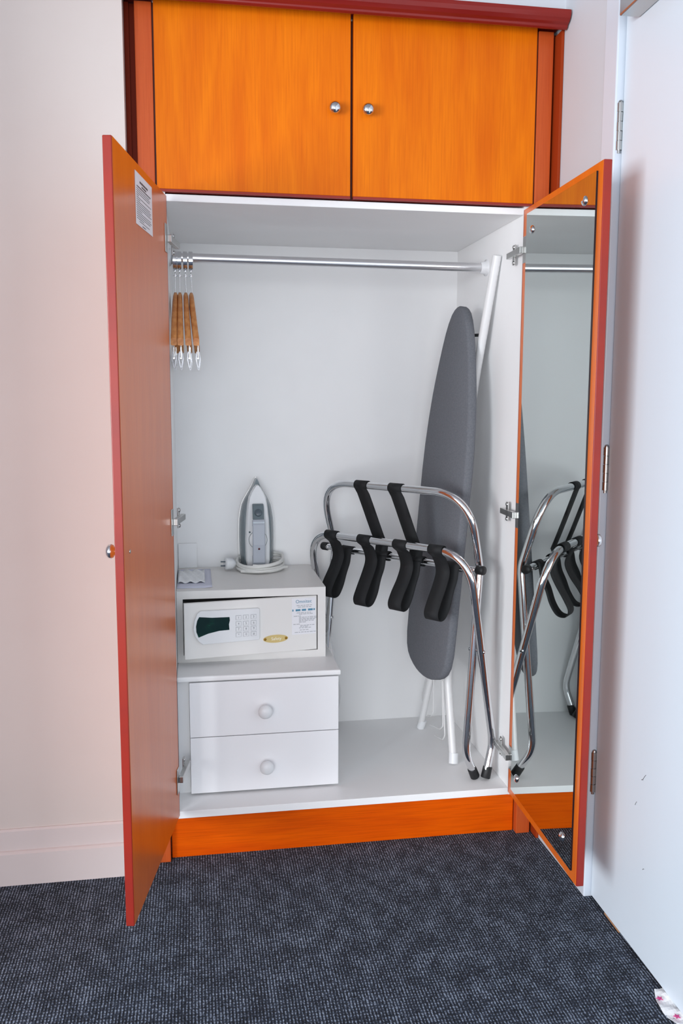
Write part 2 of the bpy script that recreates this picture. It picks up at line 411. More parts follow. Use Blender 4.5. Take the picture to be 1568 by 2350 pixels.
# lower doors (local x = width, hinge at 0)
THL, THR, HXL, HXR, DW = 1.3946, 1.6076, -.4505, .4412, .4829
ZD0, ZD1, DT = .1363, 1.6885, .0175
angL = math.atan2(-math.sin(THL), -math.cos(THL)); angR = math.atan2(-math.sin(THR), math.cos(THR))
def lower_door(s):
    ys = (-DT, 0) if s < 0 else (0, DT)
    e = empty_part('lower_door', wd, (HXL if s < 0 else HXR, -.02, 0), angL if s < 0 else angR)
    e['label'] = 'open left wardrobe door' if s < 0 else 'open right wardrobe door with a mirror inside'
    obj('door_panel', B(.004, DW-.0042, ys[0], ys[1], ZD0, ZD1), 'veneer_door', e, bevel=.001)
    bm = bmesh.new(); box(bm, DW-.004, DW, ys[0], ys[1], ZD0, ZD1)
    o = obj('edge_band', bm, 'stain_edge', e, bevel=.0022, seg=3); o['label'] = 'dark red edge band of the door'
    bm = bmesh.new(); box(bm, 0, .0038, ys[0], ys[1], ZD0, ZD1)
    obj('edge_band', bm, 'stain_edge', e, bevel=.001)
    # knob on the outer face
    kd = -1 if s < 0 else 1; ky = ys[0] if s < 0 else ys[1]
    bm = bmesh.new()
    lathe(bm, [(0,.008),(.002,.0085),(.004,.006),(.010,.0055),(.013,.008),(.016,.0128),(.0205,.0148),(.025,.0135),(.0285,.009),(.030,.0045),(.0302,0)], (DW-.048, ky, .908), (0,kd,0), 28)
    obj('knob', bm, 'chrome', e)
    bm = bmesh.new(); lathe(bm, [(0,.004),(.0012,.004),(.0018,.002),(.0018,0)], (DW-.048, 0, .908), (0,-kd,0), 14)
    if s < 0: obj('knob_screw', bm, 'satin_steel', e)
    else: bm.free()
    # concealed hinges: cup plate on the door, arm, wing plate on the side panel
    inn = 1 if s < 0 else -1
    for zc in (1.588, .908, .24):
        bm = bmesh.new()
        ya = sorted((0, inn*.0022)); box(bm, .006, .032, ya[0], ya[1], zc-.033, zc+.033)
        ya = sorted((inn*.0022, inn*.013)); box(bm, -.012, .014, ya[0], ya[1], zc-.0085, zc+.0085)
        ya = sorted((inn*.0005, inn*.0125)); box(bm, -.095, -.012, ya[0], ya[1], zc-.0075, zc+.0075)
        ya = sorted((-inn*.003, inn*.001)); box(bm, -.078, -.060, ya[0], ya[1], zc-.026, zc+.026)
        for dz in (-.02, .02): lathe(bm, [(0,.0055),(.0025,.005),(.0035,.002),(.0035,0)], (-.069, inn*.001, zc+dz), (0,inn,0), 12)
        h = obj('hinge', bm, 'satin_steel', e, bevel=.0012); h['label'] = 'nickel concealed hinge'
    return e
dl = lower_door(-1); dr = lower_door(1)
bm = bmesh.new(); v = box(bm, .036, .456, -.0042, -.0002, .160, 1.672, 1)
bm.faces.ensure_lookup_table()
for f in bm.faces:
    if all(abs(q.co.y+.0042) < 1e-6 for q in f.verts): f.material_index = 0
mi = obj('mirror', bm, ['mirror_glass', 'mirror_edge'], dr); mi['label'] = 'tall mirror fixed with dome screws'
for a, z in ((.400,1.625),(.078,1.626),(.402,.213),(.080,.210)):
    bm = bmesh.new(); lathe(bm, [(0,.0105),(.0015,.0105),(.004,.0085),(.006,.005),(.0066,0)], (a, -.0042, z), (0,-1,0), 20)
    obj('dome_screw', bm, 'chrome', dr)
# hanging rail and sockets
bm = bmesh.new(); cyl(bm, (-XI+.001, .30, 1.596), (XI-.001, .30, 1.592), .0128, 24)
obj('hanging_rail', bm, 'rod_metal', wd)
for s in (-1, 1):
    bm = bmesh.new(); lathe(bm, [(0,.0235),(.004,.0235),(.006,.018),(.018,.0165),(.019,.013)], (s*XI, .30, 1.592 if s > 0 else 1.596), (-s,0,0), 24)
    obj('rail_socket', bm, 'white_plastic', wd)

# printed notice on the left door
def notice():
    bm = bmesh.new(); a0, a1, z0, z1 = .161, .312, 1.565, 1.670
    box(bm, a0, a1, .0004, .0009, z0, z1, 0)
    def words(y, xa, xb, h, mi):
        # reading direction runs from the free edge towards the hinge
        x = xa
        while x < xb-.002:
            l = min(random.uniform(.004, .012), xb-x)
            box(bm, a1-x-l, a1-x, .0010, .00115, y-h/2, y+h/2, mi); x += l+.0018
    words(z1-.0155, .038, .112, .0042, 1); words(z1-.022, .055, .095, .0034, 1)
    y = z1-.0275; words(y, .012, .135, .0024, 1)
    for k, (b, e) in enumerate(((.008,.125),(.008,.128),(.008,.124),(.008,.03),(.008,.138),(.008,.04),(.008,.128),(.008,.136),(.008,.13),(.008,.14),(.008,.055),(.008,.132),(.008,.138),(.008,.128),(.008,.07),(.03,.12))):
        words(z1-.0325-k*.0042, b, e, .0016, 2)
    words(z0+.0035, .055, .085, .0018, 1)
    o = obj('notice_sheet', bm, ['paper', 'print_dark', 'print_grey'])
    M = Matrix.Translation((HXL, -.02, 0)) @ Matrix.Rotation(angL, 4, 'Z'); o.data.transform(M)
    tag(o, 'printed white notice stuck inside the left wardrobe door', 'notice')
notice()

# ------------------------------------------------------------------ drawer chest
ch = thing('drawer_chest', 'low white two-drawer chest on the wardrobe floor', 'chest', (-.23, .33, ZS))
def L(bm, t):  # shift world coords to thing-local
    bmesh.ops.translate(bm, verts=bm.verts[:], vec=-Vector(t.location)); return bm
bm = bmesh.new()
box(bm, -.4535, -.4225, .125, .56, ZS, .4515); box(bm, -.0285, -.0155, .118, .56, ZS, .4515); box(bm, -.434, -.0285, .545, .56, ZS, .4515)
box(bm, -.434, -.0285, .13, .545, ZS, ZS+.012)
obj('carcass', L(bm, ch), 'white_lam', ch)
bm = B(-.4540, -.0065, .1, .57, .453, .468); obj('chest_top', L(bm, ch), 'white_lam', ch, bevel=.0045, seg=3)
for z0, z1, kx, kz in ((.2975,.4505,-.2185,.367),(.1375,.2955,-.2155,.208)):
    dw = obj('drawer', L(B(-.4215, -.0135, .1005, .118, z0, z1), ch), 'white_chest', ch, bevel=.0012)
    bm = bmesh.new(); lathe(bm, [(0,.009),(.005,.008),(.009,.0085),(.013,.0145),(.018,.0185),(.024,.0195),(.030,.017),(.034,.011),(.0355,.004),(.0356,0)], (kx, .1005, kz), (0,-1,0), 28)
    k = obj('knob', L(bm, ch), 'white_plastic', dw); k['label'] = 'round white knob'

# ------------------------------------------------------------------ safe
sf = thing('room_safe', 'off-white digital room safe standing ajar on the drawer chest', 'safe', (-.245, .41, .468))
SX0, SX1, SY0, SY1, SZ0, SZ1 = -.4535, -.030, .235, .586, .468, .6745
OX0, OX1, OZ0, OZ1 = -.4365, -.053, .489, .6515
bm = bmesh.new()
box(bm, SX0, SX1, SY0, SY1, OZ1, SZ1); box(bm, SX0, SX1, SY0, SY1, SZ0, OZ0)
box(bm, SX0, OX0, SY0, SY1, OZ0, OZ1); box(bm, OX1, SX1, SY0, SY1, OZ0, OZ1)
bmesh.ops.remove_doubles(bm, verts=bm.verts[:], dist=1e-5)
obj('body', L(bm, sf), 'safe_paint', sf)
obj('interior', L(B(OX0+.0005, OX1-.0005, .29, SY1-.004, OZ0+.0005, OZ1-.0005), sf), 'safe_dark', sf)
# hinged at its right side, left edge swung out 5 cm
hx, hy = -.0555, .237; lx, ly = -.4325, .187
dwid = math.hypot(lx-hx, ly-hy); ang = math.atan2(hy-ly, hx-lx)
sd = empty_part('door', sf, (lx-sf.location.x, ly-sf.location.y, 0), ang)     # local x from the free edge to the hinge, -y out
DZ0, DZ1 = .0225, .1815
def DU(u): return u*dwid
def DV(v): return DZ1-(DZ1-DZ0)*v
obj('door_plate', B(0, dwid, 0, .012, DZ0, DZ1), 'safe_paint', sd, bevel=.0012)
# control panel with curved pull at its left
bm = bmesh.new()
pts = [(DU(.115),DV(.135)),(DU(.545),DV(.15)),(DU(.553),DV(.17)),(DU(.553),DV(.70)),(DU(.545),DV(.725)),(DU(.13),DV(.735)),(DU(.10),DV(.68)),(DU(.075),DV(.58)),(DU(.062),DV(.45)),(DU(.072),DV(.30)),(DU(.092),DV(.18))]
prism(bm, pts[::-1], 'y', -.011, -.0001)
obj('control_panel', bm, 'white_plastic', sd, bevel=.003, seg=3)
bm = bmesh.new()
prism(bm, [(DU(.105),DV(.235)),(DU(.20),DV(.262)),(DU(.327),DV(.27)),(DU(.329),DV(.33)),(DU(.322),DV(.40)),(DU(.325),DV(.50)),(DU(.25),DV(.505)),(DU(.17),DV(.54)),(DU(.098),DV(.60)),(DU(.083),DV(.50)),(DU(.081),DV(.40)),(DU(.09),DV(.30))][::-1], 'y', -.0116, -.011)
obj('display', bm, 'display_green', sd)['label'] = 'dark green glossy display window'
FT = Matrix.Rotation(PI/2, 4, 'X')
for r in range(4):
    for c in range(3):
        u, v = (.393,.449,.506)[c], (.29,.40,.50,.60)[r]
        bm = bmesh.new(); x, z = DU(u), DV(v)
        box(bm, x-.0078, x+.0078, -.0124, -.0108, z-.0062, z+.0062, 1); box(bm, x-.0070, x+.0070, -.0132, -.0124, z-.0054, z+.0054, 0)
        add_text(bm, '123456789*0#'[r*3+c], .0085, Matrix.Translation((x, -.0134, z)) @ FT, 2)
        obj('key', bm, ['white_plastic', 'print_pale', 'print_grey'], sd)
bm = bmesh.new()
ring = [(DU(.679)+.0365*math.cos(t)*(1 if abs(math.cos(t)) < .98 else 1), DV(.745)+.0115*math.sin(t)) for t in [2*PI*k/32 for k in range(32)]]
prism(bm, ring[::-1], 'y', -.0012, -.0001, 0)
for q in (-1, 1): lathe(bm, [(0,.0038),(.0008,.0036),(.0014,.002),(.0015,0)], (DU(.679)+q*.0305, -.0012, DV(.745)), (0,-1,0), 12, 1)
add_text(bm, 'Safety', .0125, Matrix.Translation((DU(.684), -.0014, DV(.745))) @ FT, 2)
obj('nameplate', bm, ['brass', 'brass_screw', 'brass_text'], sd)['label'] = 'oval brass nameplate'
bm = bmesh.new(); x0, x1 = DU(.805), DU(.990)
box(bm, x0, x1, -.0006, -.0001, DV(.70), DV(.03), 0)
add_text(bm, 'Omnitec', .0135, Matrix.Translation(((x0+x1)/2, -.0008, DV(.095))) @ FT, 1)
for k, q in enumerate((.02,.16,.42,.68,.91)):
    wq = (.05,.2,.18,.2,.06)[k]; a = x0+(x1-x0)*q
    box(bm, a, a+(x1-x0)*wq, -.0009, -.0006, DV(.268), DV(.232), 1)
for (a, b, v) in ((.2,.85,.165),(.25,.8,.195),(.2,.8,.30),(.3,.75,.325),(.08,.32,.36),(.3,.95,.385),(.3,.97,.41),(.3,.9,.43),(.3,.95,.452),(.3,.5,.475),(.06,.3,.51),(.35,.95,.535),(.35,.6,.557),(.3,.7,.58),(.33,.65,.62),(.12,.95,.66)):
    xx = x0+(x1-x0)*a
    while xx < x0+(x1-x0)*b:
        l = random.uniform(.004, .011); box(bm, xx, xx+l, -.0009, -.0006, DV(v+.006), DV(v-.006), 2); xx += l+.002
obj('instruction_label', bm, ['paper', 'print_blue', 'print_pale'], sd)['label'] = 'white instruction label with blue icons'

# things on the safe: folded plastic bag on a sheet of paper, clear card holder by the back
ZT = SZ1
bm = bmesh.new(); N = 8
def sheet(bm, x0, x1, y0, y1, z, f, nx=8, ny=8, th=.0006):
    T = [[bm.verts.new((x0+(x1-x0)*i/nx, y0+(y1-y0)*j/ny, z+th+f(i/nx, j/ny))) for j in range(ny+1)] for i in range(nx+1)]
    Bt = [[bm.verts.new((x0+(x1-x0)*i/nx, y0+(y1-y0)*j/ny, z+f(i/nx, j/ny))) for j in range(ny+1)] for i in range(nx+1)]
    for i in range(nx):
        for j in range(ny):
            bm.faces.new((T[i][j], T[i+1][j], T[i+1][j+1], T[i][j+1])); bm.faces.new((Bt[i][j], Bt[i][j+1], Bt[i+1][j+1], Bt[i+1][j]))
    for i in range(nx):
        bm.faces.new((T[i][0], Bt[i][0], Bt[i+1][0], T[i+1][0])); bm.faces.new((T[i][ny], T[i+1][ny], Bt[i+1][ny], Bt[i][ny]))
    for j in range(ny):
        bm.faces.new((T[0][j], T[0][j+1], Bt[0][j+1], Bt[0][j])); bm.faces.new((T[nx][j], Bt[nx][j], Bt[nx][j+1], T[nx][j+1]))
sheet(bm, -.4525, -.3525, .272, .555, ZT+.0004, lambda a, b: .0025*max(0, a-.8)*(1-b)*5*.6)
tag(obj('paper_sheet', bm, 'paper_cool', smooth=True), 'bluish white paper sheet lying on the safe', 'paper')
bm = bmesh.new()
sheet(bm, -.450, -.372, .335, .52, ZT+.0042, lambda a, b: .011*math.sin(PI*min(1, b*1.05))*(.6+.4*math.sin(a*5+b*3))*(1-.5*a*a)+.003*math.sin(a*17+b*9), 14, 14, .0015)
tag(obj('plastic_bag', bm, 'plastic_bag', smooth=True), 'folded white plastic bag on the paper sheet', 'bag')
bm = bmesh.new(); box(bm, -.4525, -.394, .587, .5895, ZT+.0005, .7535); box(bm, -.4525, -.394, .5815, .587, ZT+.0005, ZT+.003)
tag(obj('card_holder', bm, 'acrylic', bevel=.0006), 'small pale card propped against the back of the wardrobe', 'card')

# ------------------------------------------------------------------ clothes iron, standing on its heel
ir = thing('clothes_iron', 'grey and white steam iron standing upright on the safe', 'iron', (-.204, .535, ZT+.001))
K = 1.11
out = [(0,.047),(.012,.0495),(.03,.051),(.086,.0523),(.115,.052),(.142,.0506),(.165,.0472),(.183,.0433),(.20,.0355),(.216,.0253),(.228,.0183),(.239,.0122),(.250,.0075),(.258,.003),(.261,.0004)]
inn = [(.012,.031),(.027,.0345),(.086,.035),(.143,.0327),(.184,.0286),(.208,.0245),(.222,.018),(.234,.0105),(.243,.003)]
def loft(bm, layers, mi=0):
    """layers: list of (outline [(b, halfwidth)], y)"""
    R = []
    for ol, y in layers:
        pts = [(h*K, b*K) for b, h in ol]+[(-h*K, b*K) for b, h in ol[::-1]]
        R.append([bm.verts.new((x, y, z)) for x, z in pts])
    n = len(R[0])
    for i in range(len(R)-1):
        for k in range(n):
            f = bm.faces.new((R[i][k], R[i][(k+1) % n], R[i+1][(k+1) % n], R[i+1][k])); f.material_index = mi; f.smooth = True
    for e in (R[0][::-1], R[-1]): bm.faces.new(e).material_index = mi
def scl(ol, k, db=0): return [(min(max(b, .002)*(1-.04*(1-k))+db, .259), max(h*k, .0003)) for b, h in ol]
bm = bmesh.new(); loft(bm, [(out, .052), (out, .046)]); smooth_angle(obj('soleplate', bm, 'satin_steel', ir))
bm = bmesh.new(); loft(bm, [(scl(out,.975), .0455), (scl(out,.97), .0415)]); smooth_angle(obj('heat_shield', bm, 'white_plastic', ir))
bm = bmesh.new(); loft(bm, [(scl(out,.95), .041), (scl(out,.93), .030), (scl(out,.87), .014), (scl(out,.74), .0)])
smooth_angle(obj('water_tank', bm, 'iron_grey', ir))['label'] = 'translucent grey water tank'
bm = bmesh.new(); loft(bm, [(inn, .0), (scl(inn,.99), -.018), (scl(inn,.94), -.027), (scl(inn,.86), -.030)])
smooth_angle(obj('upper_housing', bm, 'white_plastic', ir))
# handle: arched bar from heel to front with a button block
bm = bmesh.new()
ol = [(.016*K,-.031),(.016*K,-.060),(.03*K,-.071),(.08*K,-.076),(.135*K,-.073),(.150*K,-.066),(.150*K,-.058),(.13*K,-.058),(.06*K,-.054),(.045*K,-.044),(.045*K,-.031)]
hw = .0172*K; prism(bm, [(y, z) for z, y in ol], 'x', -hw, hw)
obj('handle', bm, 'iron_handle', ir, bevel=.003, seg=3)
bm = bmesh.new(); prism(bm, [(y, z) for z, y in [(.127*K,-.031),(.127*K,-.0725),(.1445*K,-.0700),(.1445*K,-.031)]], 'x', -hw*.95, hw*.95)
obj('handle_highlight', bm, 'iron_highlight', ir, bevel=.002)  # pale block stands in for the white highlight on the handle
bm = bmesh.new(); prism(bm, [(y, z) for z, y in [(.147*K,-.028),(.147*K,-.062),(.186*K,-.046),(.191*K,-.038),(.191*K,-.026)]], 'x', -.0158*K, .0158*K)
cb = obj('button_block', bm, 'iron_grey', ir, bevel=.003, seg=3)
bm = bmesh.new(); nv = Vector((0, -.92, .39)); lathe(bm, [(0,.0115),(.004,.0112),(.0055,.009),(.006,0)], (0, -.0535, .167*K), nv, 24)
obj('steam_button', bm, 'iron_dark', cb)
bm = bmesh.new(); lathe(bm, [(0,.0285),(.0022,.028),(.003,.0255),(.003,0)], (0, -.0300, .088*K), (0,-1,0), 36); obj('temperature_dial', bm, 'white_plastic', ir)
bm = bmesh.new(); sweep(bm, [(.0285*math.cos(t), -.0308, .088*K+.0285*math.sin(t)) for t in [2*PI*k/40 for k in range(40)]], .0009, 6, closed=True); obj('dial_ring', bm, 'iron_dark', ir)
bm = bmesh.new(); lathe(bm, [(0,.0034),(.001,.003),(.0012,0)], (0, -.0748, .0685*K), (0,-1,0), 14); obj('indicator_light', bm, 'red_dot', ir)
bm = bmesh.new(); lathe(bm, [(0,.003),(.001,.003),(.0012,0)], (-.026, -.0295, .11*K), (0,-1,0), 12); obj('spray_button', bm, 'iron_grey', ir)
# cord wound round the heel
random.seed(3); path = []
turns = 4.2; n = 150
for i in range(n+1):
    t = i/n; a = 2*PI*turns*t-PI*.6
    rx = .071+.006*math.sin(3.1*turns*t*2)+.004*t; ry = (.094 if math.sin(a) < 0 else .046)+.004*math.sin(9*t)
    tilt = .010*math.cos(a*1.0+.5)*math.sin(7*t)
    z = .006+(1-t)*.038*(.75+.25*math.sin(a))+tilt*.6+(.006 if math.sin(a) > 0 else 0)
    path.append((rx*math.cos(a)+.002, ry*math.sin(a)+.004, max(.0062, z)))
end = Vector(path[-1])
bm = bmesh.new(); sweep(bm, path, .0048, 8)
obj('power_cord', bm, 'cord_white', ir)
# loose bundle end in front and plug at the left
bm = bmesh.new()
sweep(bm, [(-.056,-.066,.006),(-.03,-.078,.005),(0,-.083,.005),(.035,-.080,.006),(.058,-.066,.008),(.075,-.045,.010),(.090,-.032,.009)], .0046, 8)
obj('cord_bundle', bm, 'cord_white', ir)
bm = bmesh.new()
lathe(bm, [(0,.007),(.004,.012),(.012,.0175),(.028,.0195),(.034,.0185),(.035,0)], (-.070, -.012, .0205), (-1,-.25,.06), 16)
for q in (-1, 1):
    c = Vector((-.070, -.012, .0205))+Vector((-1,-.25,.06)).normalized()*.034
    cyl(bm, c+Vector((0,-.002,q*.0065)), c+Vector((-.014,-.005,q*.0065+.001)), .0022, 8, 1)
obj('plug', bm, ['white_plastic', 'iron_dark'], ir)

# ------------------------------------------------------------------ luggage rack
lr = thing('luggage_rack', 'folding chrome luggage rack with black webbing straps', 'luggage rack', (.2314, .3184, ZS), -.9079)
hA, hB, RT = .2768, .302, .0112
af, ak, ab, at_, bf, bk, bt = -.0274, -.0748, -.0252, -.0884, -.0139, .0195, -.118
zk, zbar, zA, zBb = .2317-ZS, .7451-ZS, .957-ZS, .7997-ZS
bk += .004; ak += -.002
def frame(h, foot_v, prof_v, name):
    side = [(foot_v, .016)]+prof_v
    pts = [(-h, v, z) for v, z in side]+[(h, v, z) for v, z in side[::-1]]
    rads = [.07]+[.10]*(len(side)-2)+[.075, .075]+[.10]*(len(side)-2)+[.07]
    return pts, rads
def uframe(name, h, side, corner):
    nS = len(side); pts = [(-h, v, z) for v, z in side]+[(h, v, z) for v, z in side[::-1]]
    rads = []
    for i in range(1, len(pts)-1):
        k = i if i < nS else len(pts)-1-i
        rads.append(corner if k == nS-1 else .09)
    bm = bmesh.new(); sweep(bm, fillet(pts, rads, 12), RT, 20); return obj(name, bm, 'chrome', lr)
fa = uframe('back_frame', hA, [(af,.014),(ak,zk-.01),(ab,zbar),(at_,zA)], .12)
fb = uframe('front_frame', hB, [(bf+.004,.014),(bk,zk),(bt,zBb)], .10)
for fr, h, v0, v1, z1 in ((fa, hA, af, ak, zk), (fb, hB, bf+.004, bk, zk)):
    for s in (-1, 1):
        p0 = Vector((s*h, v0, .0155)); dv = (Vector((s*h, v1, z1))-p0).normalized()
        bm = bmesh.new(); sweep(bm, [p0-dv*.004, p0-dv*.002, p0+dv*.028, p0+dv*.030], [.0118,.0138,.0132,.0125], 18)
        zmin = min(v.co.z for v in bm.verts); bmesh.ops.translate(bm, verts=bm.verts[:], vec=(0,0,.0004-zmin))
        ft = obj('foot_cap', bm, 'black_rubber', fr); ft['label'] = 'black rubber foot'
cb_ = ab-.0234
bm = bmesh.new(); cyl(bm, (-.286,cb_,zbar), (.286,cb_,zbar), .0098, 18); sb = obj('stop_bar', bm, 'chrome', lr)
for s in (-1, 1):
    bm = bmesh.new(); lathe(bm, [(-.0,.0105),(.001,.0128),(.020,.0128),(.0235,.0115),(.024,0)], (s*.283,cb_,zbar), (s,0,0), 18); obj('end_cap', bm, 'black_rubber', sb)
    bm = bmesh.new(); lathe(bm, [(0,.0062),(.002,.0058),(.0035,.003),(.0036,0)], (s*hA, cb_-.0095, zbar), (0,-1,0), 14); obj('bolt', bm, 'chrome', sb)
# pivot rivets where the legs cross
tB = .0
for s in (-1, 1):
    best = min((abs((ak+(ab-ak)*(z-zk)/(zbar-zk))-(bk+(bt-bk)*(z-zk)/(zBb-zk))), z) for z in [zk+i*.005 for i in range(100)])[1]
    v = ak+(ab-ak)*(best-zk)/(zbar-zk)
    bm = bmesh.new(); cyl(bm, (s*(hA-.016), v, best), (s*(hB+.015), v, best), .0032, 12)
    lathe(bm, [(0,.0065),(.002,.0055),(.003,0)], (s*(hB+.0115), v, best), (s,0,0), 12); lathe(bm, [(0,.0065),(.002,.0055),(.003,0)], (s*(hA-.0115), v, best), (-s,0,0), 12)
    obj('pivot_rivet', bm, 'chrome', lr)
SW, STH = .047, .0022
def wrap(c, rad, a0, a1, n=10): return [(c[0]+rad*math.cos(a0+(a1-a0)*i/n), c[1]+rad*math.sin(a0+(a1-a0)*i/n)) for i in range(n+1)]
def catmull(P, n=6):
    P = [Vector(p) for p in P]; out = []
    for i in range(len(P)-1):
        a, b, c, e = P[max(i-1,0)], P[i], P[i+1], P[min(i+2,len(P)-1)]
        for k in range(n):
            t = k/n; out.append(.5*((2*b)+(c-a)*t+(2*a-5*b+4*c-e)*t*t+(3*b-a-3*c+e)*t**3))
    out.append(P[-1]); return out
R1, R2 = RT+.0016, .0098+.0016
for ub, us, drop in ((-.199,-.195,.000),(-.066,-.056,.006),(.07,.074,-.002),(.196,.208,.004)):
    vz = wrap((bt,zBb), R1, -PI*.9, -PI*2.45, 14)         # round the front bar, leaving downwards on the front
    pts2 = [(bt+.010, zBb-.022),(bt+.024, zBb-.048),(bt+.026, zBb-.072),(bt+.010, zBb-.105),(bt-.016, zBb-.142-drop),(bt-.030, zBb-.170-drop),(bt-.022, zBb-.189-drop),(bt+.002, zBb-.186-drop),(bt+.022, zBb-.158-drop),(bt+.036, zBb-.122),(bt+.050, zBb-.092),(cb_-R2-.003, zbar-.012)]
    vz2 = wrap((cb_,zbar), R2, PI*1.0, -PI*.6, 12)
    start = wrap((bt,zBb), R1, -PI*.35, -PI*.35+2*PI*.82, 16)
    # leave the bar at its lower rear, fall, loop and climb to the stop bar
    allp = [(p[0], p[1]) for p in start[::1]]
    last = start[-1]
    poly = catmull([(0,p[0],p[1]) for p in pts2], 5)
    seq = [(0,a,b) for a, b in start]+[tuple(q) for q in poly]+[(0,a,b) for a, b in vz2]
    m_ = len(seq); path = []
    for i, q in enumerate(seq):
        t = min(1, max(0, (i-len(start))/max(1, len(poly)))); path.append((ub+(us-ub)*t, q[1], q[2]))
    bm = bmesh.new(); ribbon(bm, path, (1,0,0), SW, STH); st = obj('strap', bm, 'black_web', lr); st['label'] = 'slack black webbing strap'
for ua, us in ((-.104,-.052),(.027,.078)):
    start = wrap((at_,zA), R1, -PI*.15, -PI*.15+2*PI*.72, 16)
    mid = [(at_+(ab-at_)*t-.012-.001*math.sin(t*PI), zA+(zbar-zA)*t) for t in (.12,.3,.5,.7,.86)]
    vz2 = wrap((cb_,zbar), R2+.0025, PI*1.0, -PI*.6, 12)
    seq = start+mid+vz2; path = []
    for i, q in enumerate(seq):
        t = min(1, max(0, (i-len(start)+1)/(len(mid)+1))); path.append((ua+(us-ua)*t, q[0], q[1]))
    bm = bmesh.new(); ribbon(bm, path, (1,0,0), SW, STH)
    st = obj('strap', bm, 'black_web', lr); st['label'] = 'black back strap'
    bm = bmesh.new(); q = mid[1]; uu = ua+(us-ua)*.33
    prism(bm, [(uu+SW/2-.004, q[1]+.004),(uu+SW/2+.001, q[1]-.006),(uu+SW/2+.009, q[1]-.020),(uu+SW/2-.004, q[1]-.019)], 'y', q[0]-.003, q[0]-.001)
    obj('loose_end', bm, 'black_web', st)

# ------------------------------------------------------------------ ironing board
al, ti = math.radians(8), math.radians(5)
wv_ = Vector((math.sin(al), -math.cos(al), 0)); ln = Vector((math.cos(al), math.sin(al), 0))
uv_ = ln*math.sin(ti)+Vector((0,0,math.cos(ti))); nv_ = wv_.cross(uv_).normalized()
if nv_.x > 0: nv_ = -nv_
PB = Vector((.262,.344,.3))+wv_*.053
ib = thing('ironing_board', 'grey covered ironing board stored upright at the right', 'ironing board', (.335,.344,ZS))
pr = [(.040,.0),(.042,.03),(.047,.058),(.056,.086),(.070,.115),(.088,.138),(.115,.154),(.16,.163),(.25,.165),(.4,.164),(.55,.164),(.70,.164),(.78,.160),(.86,.150),(.93,.137),(.98,.124),(1.03,.109),(1.08,.092),(1.12,.076),(1.15,.060),(1.172,.043),(1.184,.026),(1.190,.010),(1.191,0)]
pr = [((.075+(a-.04)*.175/.21) if a < .25 else .25+(a-.25)*.937/.941, h*.953) for a, h in pr]
bm = bmesh.new(); TH = .028
ring = [(s, -h) for s, h in pr]+[(s, h) for s, h in pr[::-1][1:-1]]
def BP(s, wq, n_): return PB+uv_*s+wv_*wq+nv_*n_
layers = []
for n_, ins in ((0,.008),(-.002,.003),(-.006,0),(-.022,0),(-.026,.003),(-.028,.008)):
    L_ = []
    for s, wq in ring:
        k = 1-ins/.165; sc = .62+(s-.62)*(1-ins/.6)
        L_.append(bm.verts.new(BP(sc, wq*k, n_)-Vector(ib.location)))
    layers.append(L_)
n = len(ring)
for i in range(len(layers)-1):
    for k in range(n):
        f = bm.faces.new((layers[i][k], layers[i][(k+1) % n], layers[i+1][(k+1) % n], layers[i+1][k])); f.smooth = True
# cap faces as strips between mirrored points
for Lq in (layers[0], layers[-1]):
    m2 = len(pr)
    left = [Lq[i] for i in range(m2)]; right = [Lq[0]]+[Lq[len(ring)-i] for i in range(1, m2-1)]+[Lq[m2-1]]
    for i in range(m2-1):
        q = [left[i], left[i+1], right[i+1], right[i]]; q2 = []
        for v in q:
            if v not in q2: q2.append(v)
        if len(q2) >= 3: bm.faces.new(q2).smooth = True
smooth_angle(obj('padded_cover', bm, 'board_cloth', ib), 50)
def LP(*a): return Vector(a)-Vector(ib.location)
bm = bmesh.new(); sweep(bm, fillet([LP(.326,.490,ZS+.004),LP(.349,.428,.36),LP(.362,.34,.86)], .1, 6), .0105, 14); obj('leg', bm, 'white_metal', ib)
bm = bmesh.new(); sweep(bm, fillet([LP(.351,.196,ZS+.004),LP(.349,.262,.36),LP(.362,.31,.86)], .1, 6), .0115, 14); obj('leg', bm, 'white_metal', ib)
bm = bmesh.new(); sweep(bm, [LP(.4405,.172,1.607),LP(.4385,.180,1.58),LP(.4195,.262,1.30),LP(.395,.335,.95)], .0125, 16); obj('leg', bm, 'white_metal', ib)
for p, q, rr in (((.326,.490,ZS),(.333,.484,ZS+.03),.0135),((.351,.196,ZS),(.3535,.204,ZS+.03),.0145)):
    bm = bmesh.new(); cyl(bm, LP(p[0],p[1],ZS+.0005), LP(*q), rr, 16); obj('foot_cap', bm, 'white_plastic', ib, bevel=.002)
bm = bmesh.new()
for pts in ([(.352,.325,.345),(.349,.283,.183),(.347,.300,.166),(.345,.385,.146)],
            [(.352,.335,.345),(.349,.305,.205),(.347,.33,.188),(.345,.44,.160)],
            [(.352,.43,.345),(.349,.42,.205),(.347,.44,.190),(.345,.47,.180)],
            [(.352,.50,.33),(.349,.56,.22),(.347,.545,.205),(.345,.50,.195)]):
    sweep(bm, fillet([LP(*p) for p in pts], .015, 5), .0022, 8)
obj('wire_rest', bm, 'white_metal', ib)['label'] = 'folded white wire iron rest'
bm = bmesh.new(); sweep(bm, fillet([LP(.372,.20,1.02),LP(.392,.19,1.0),LP(.400,.30,.98)], .01, 4), .003, 8); 
bm.free()
bm = bmesh.new(); cyl(bm, LP(.385,.275,1.395), LP(.424,.240,1.395), .0045, 10); obj('leg_catch', bm, 'black_rubber', ib)

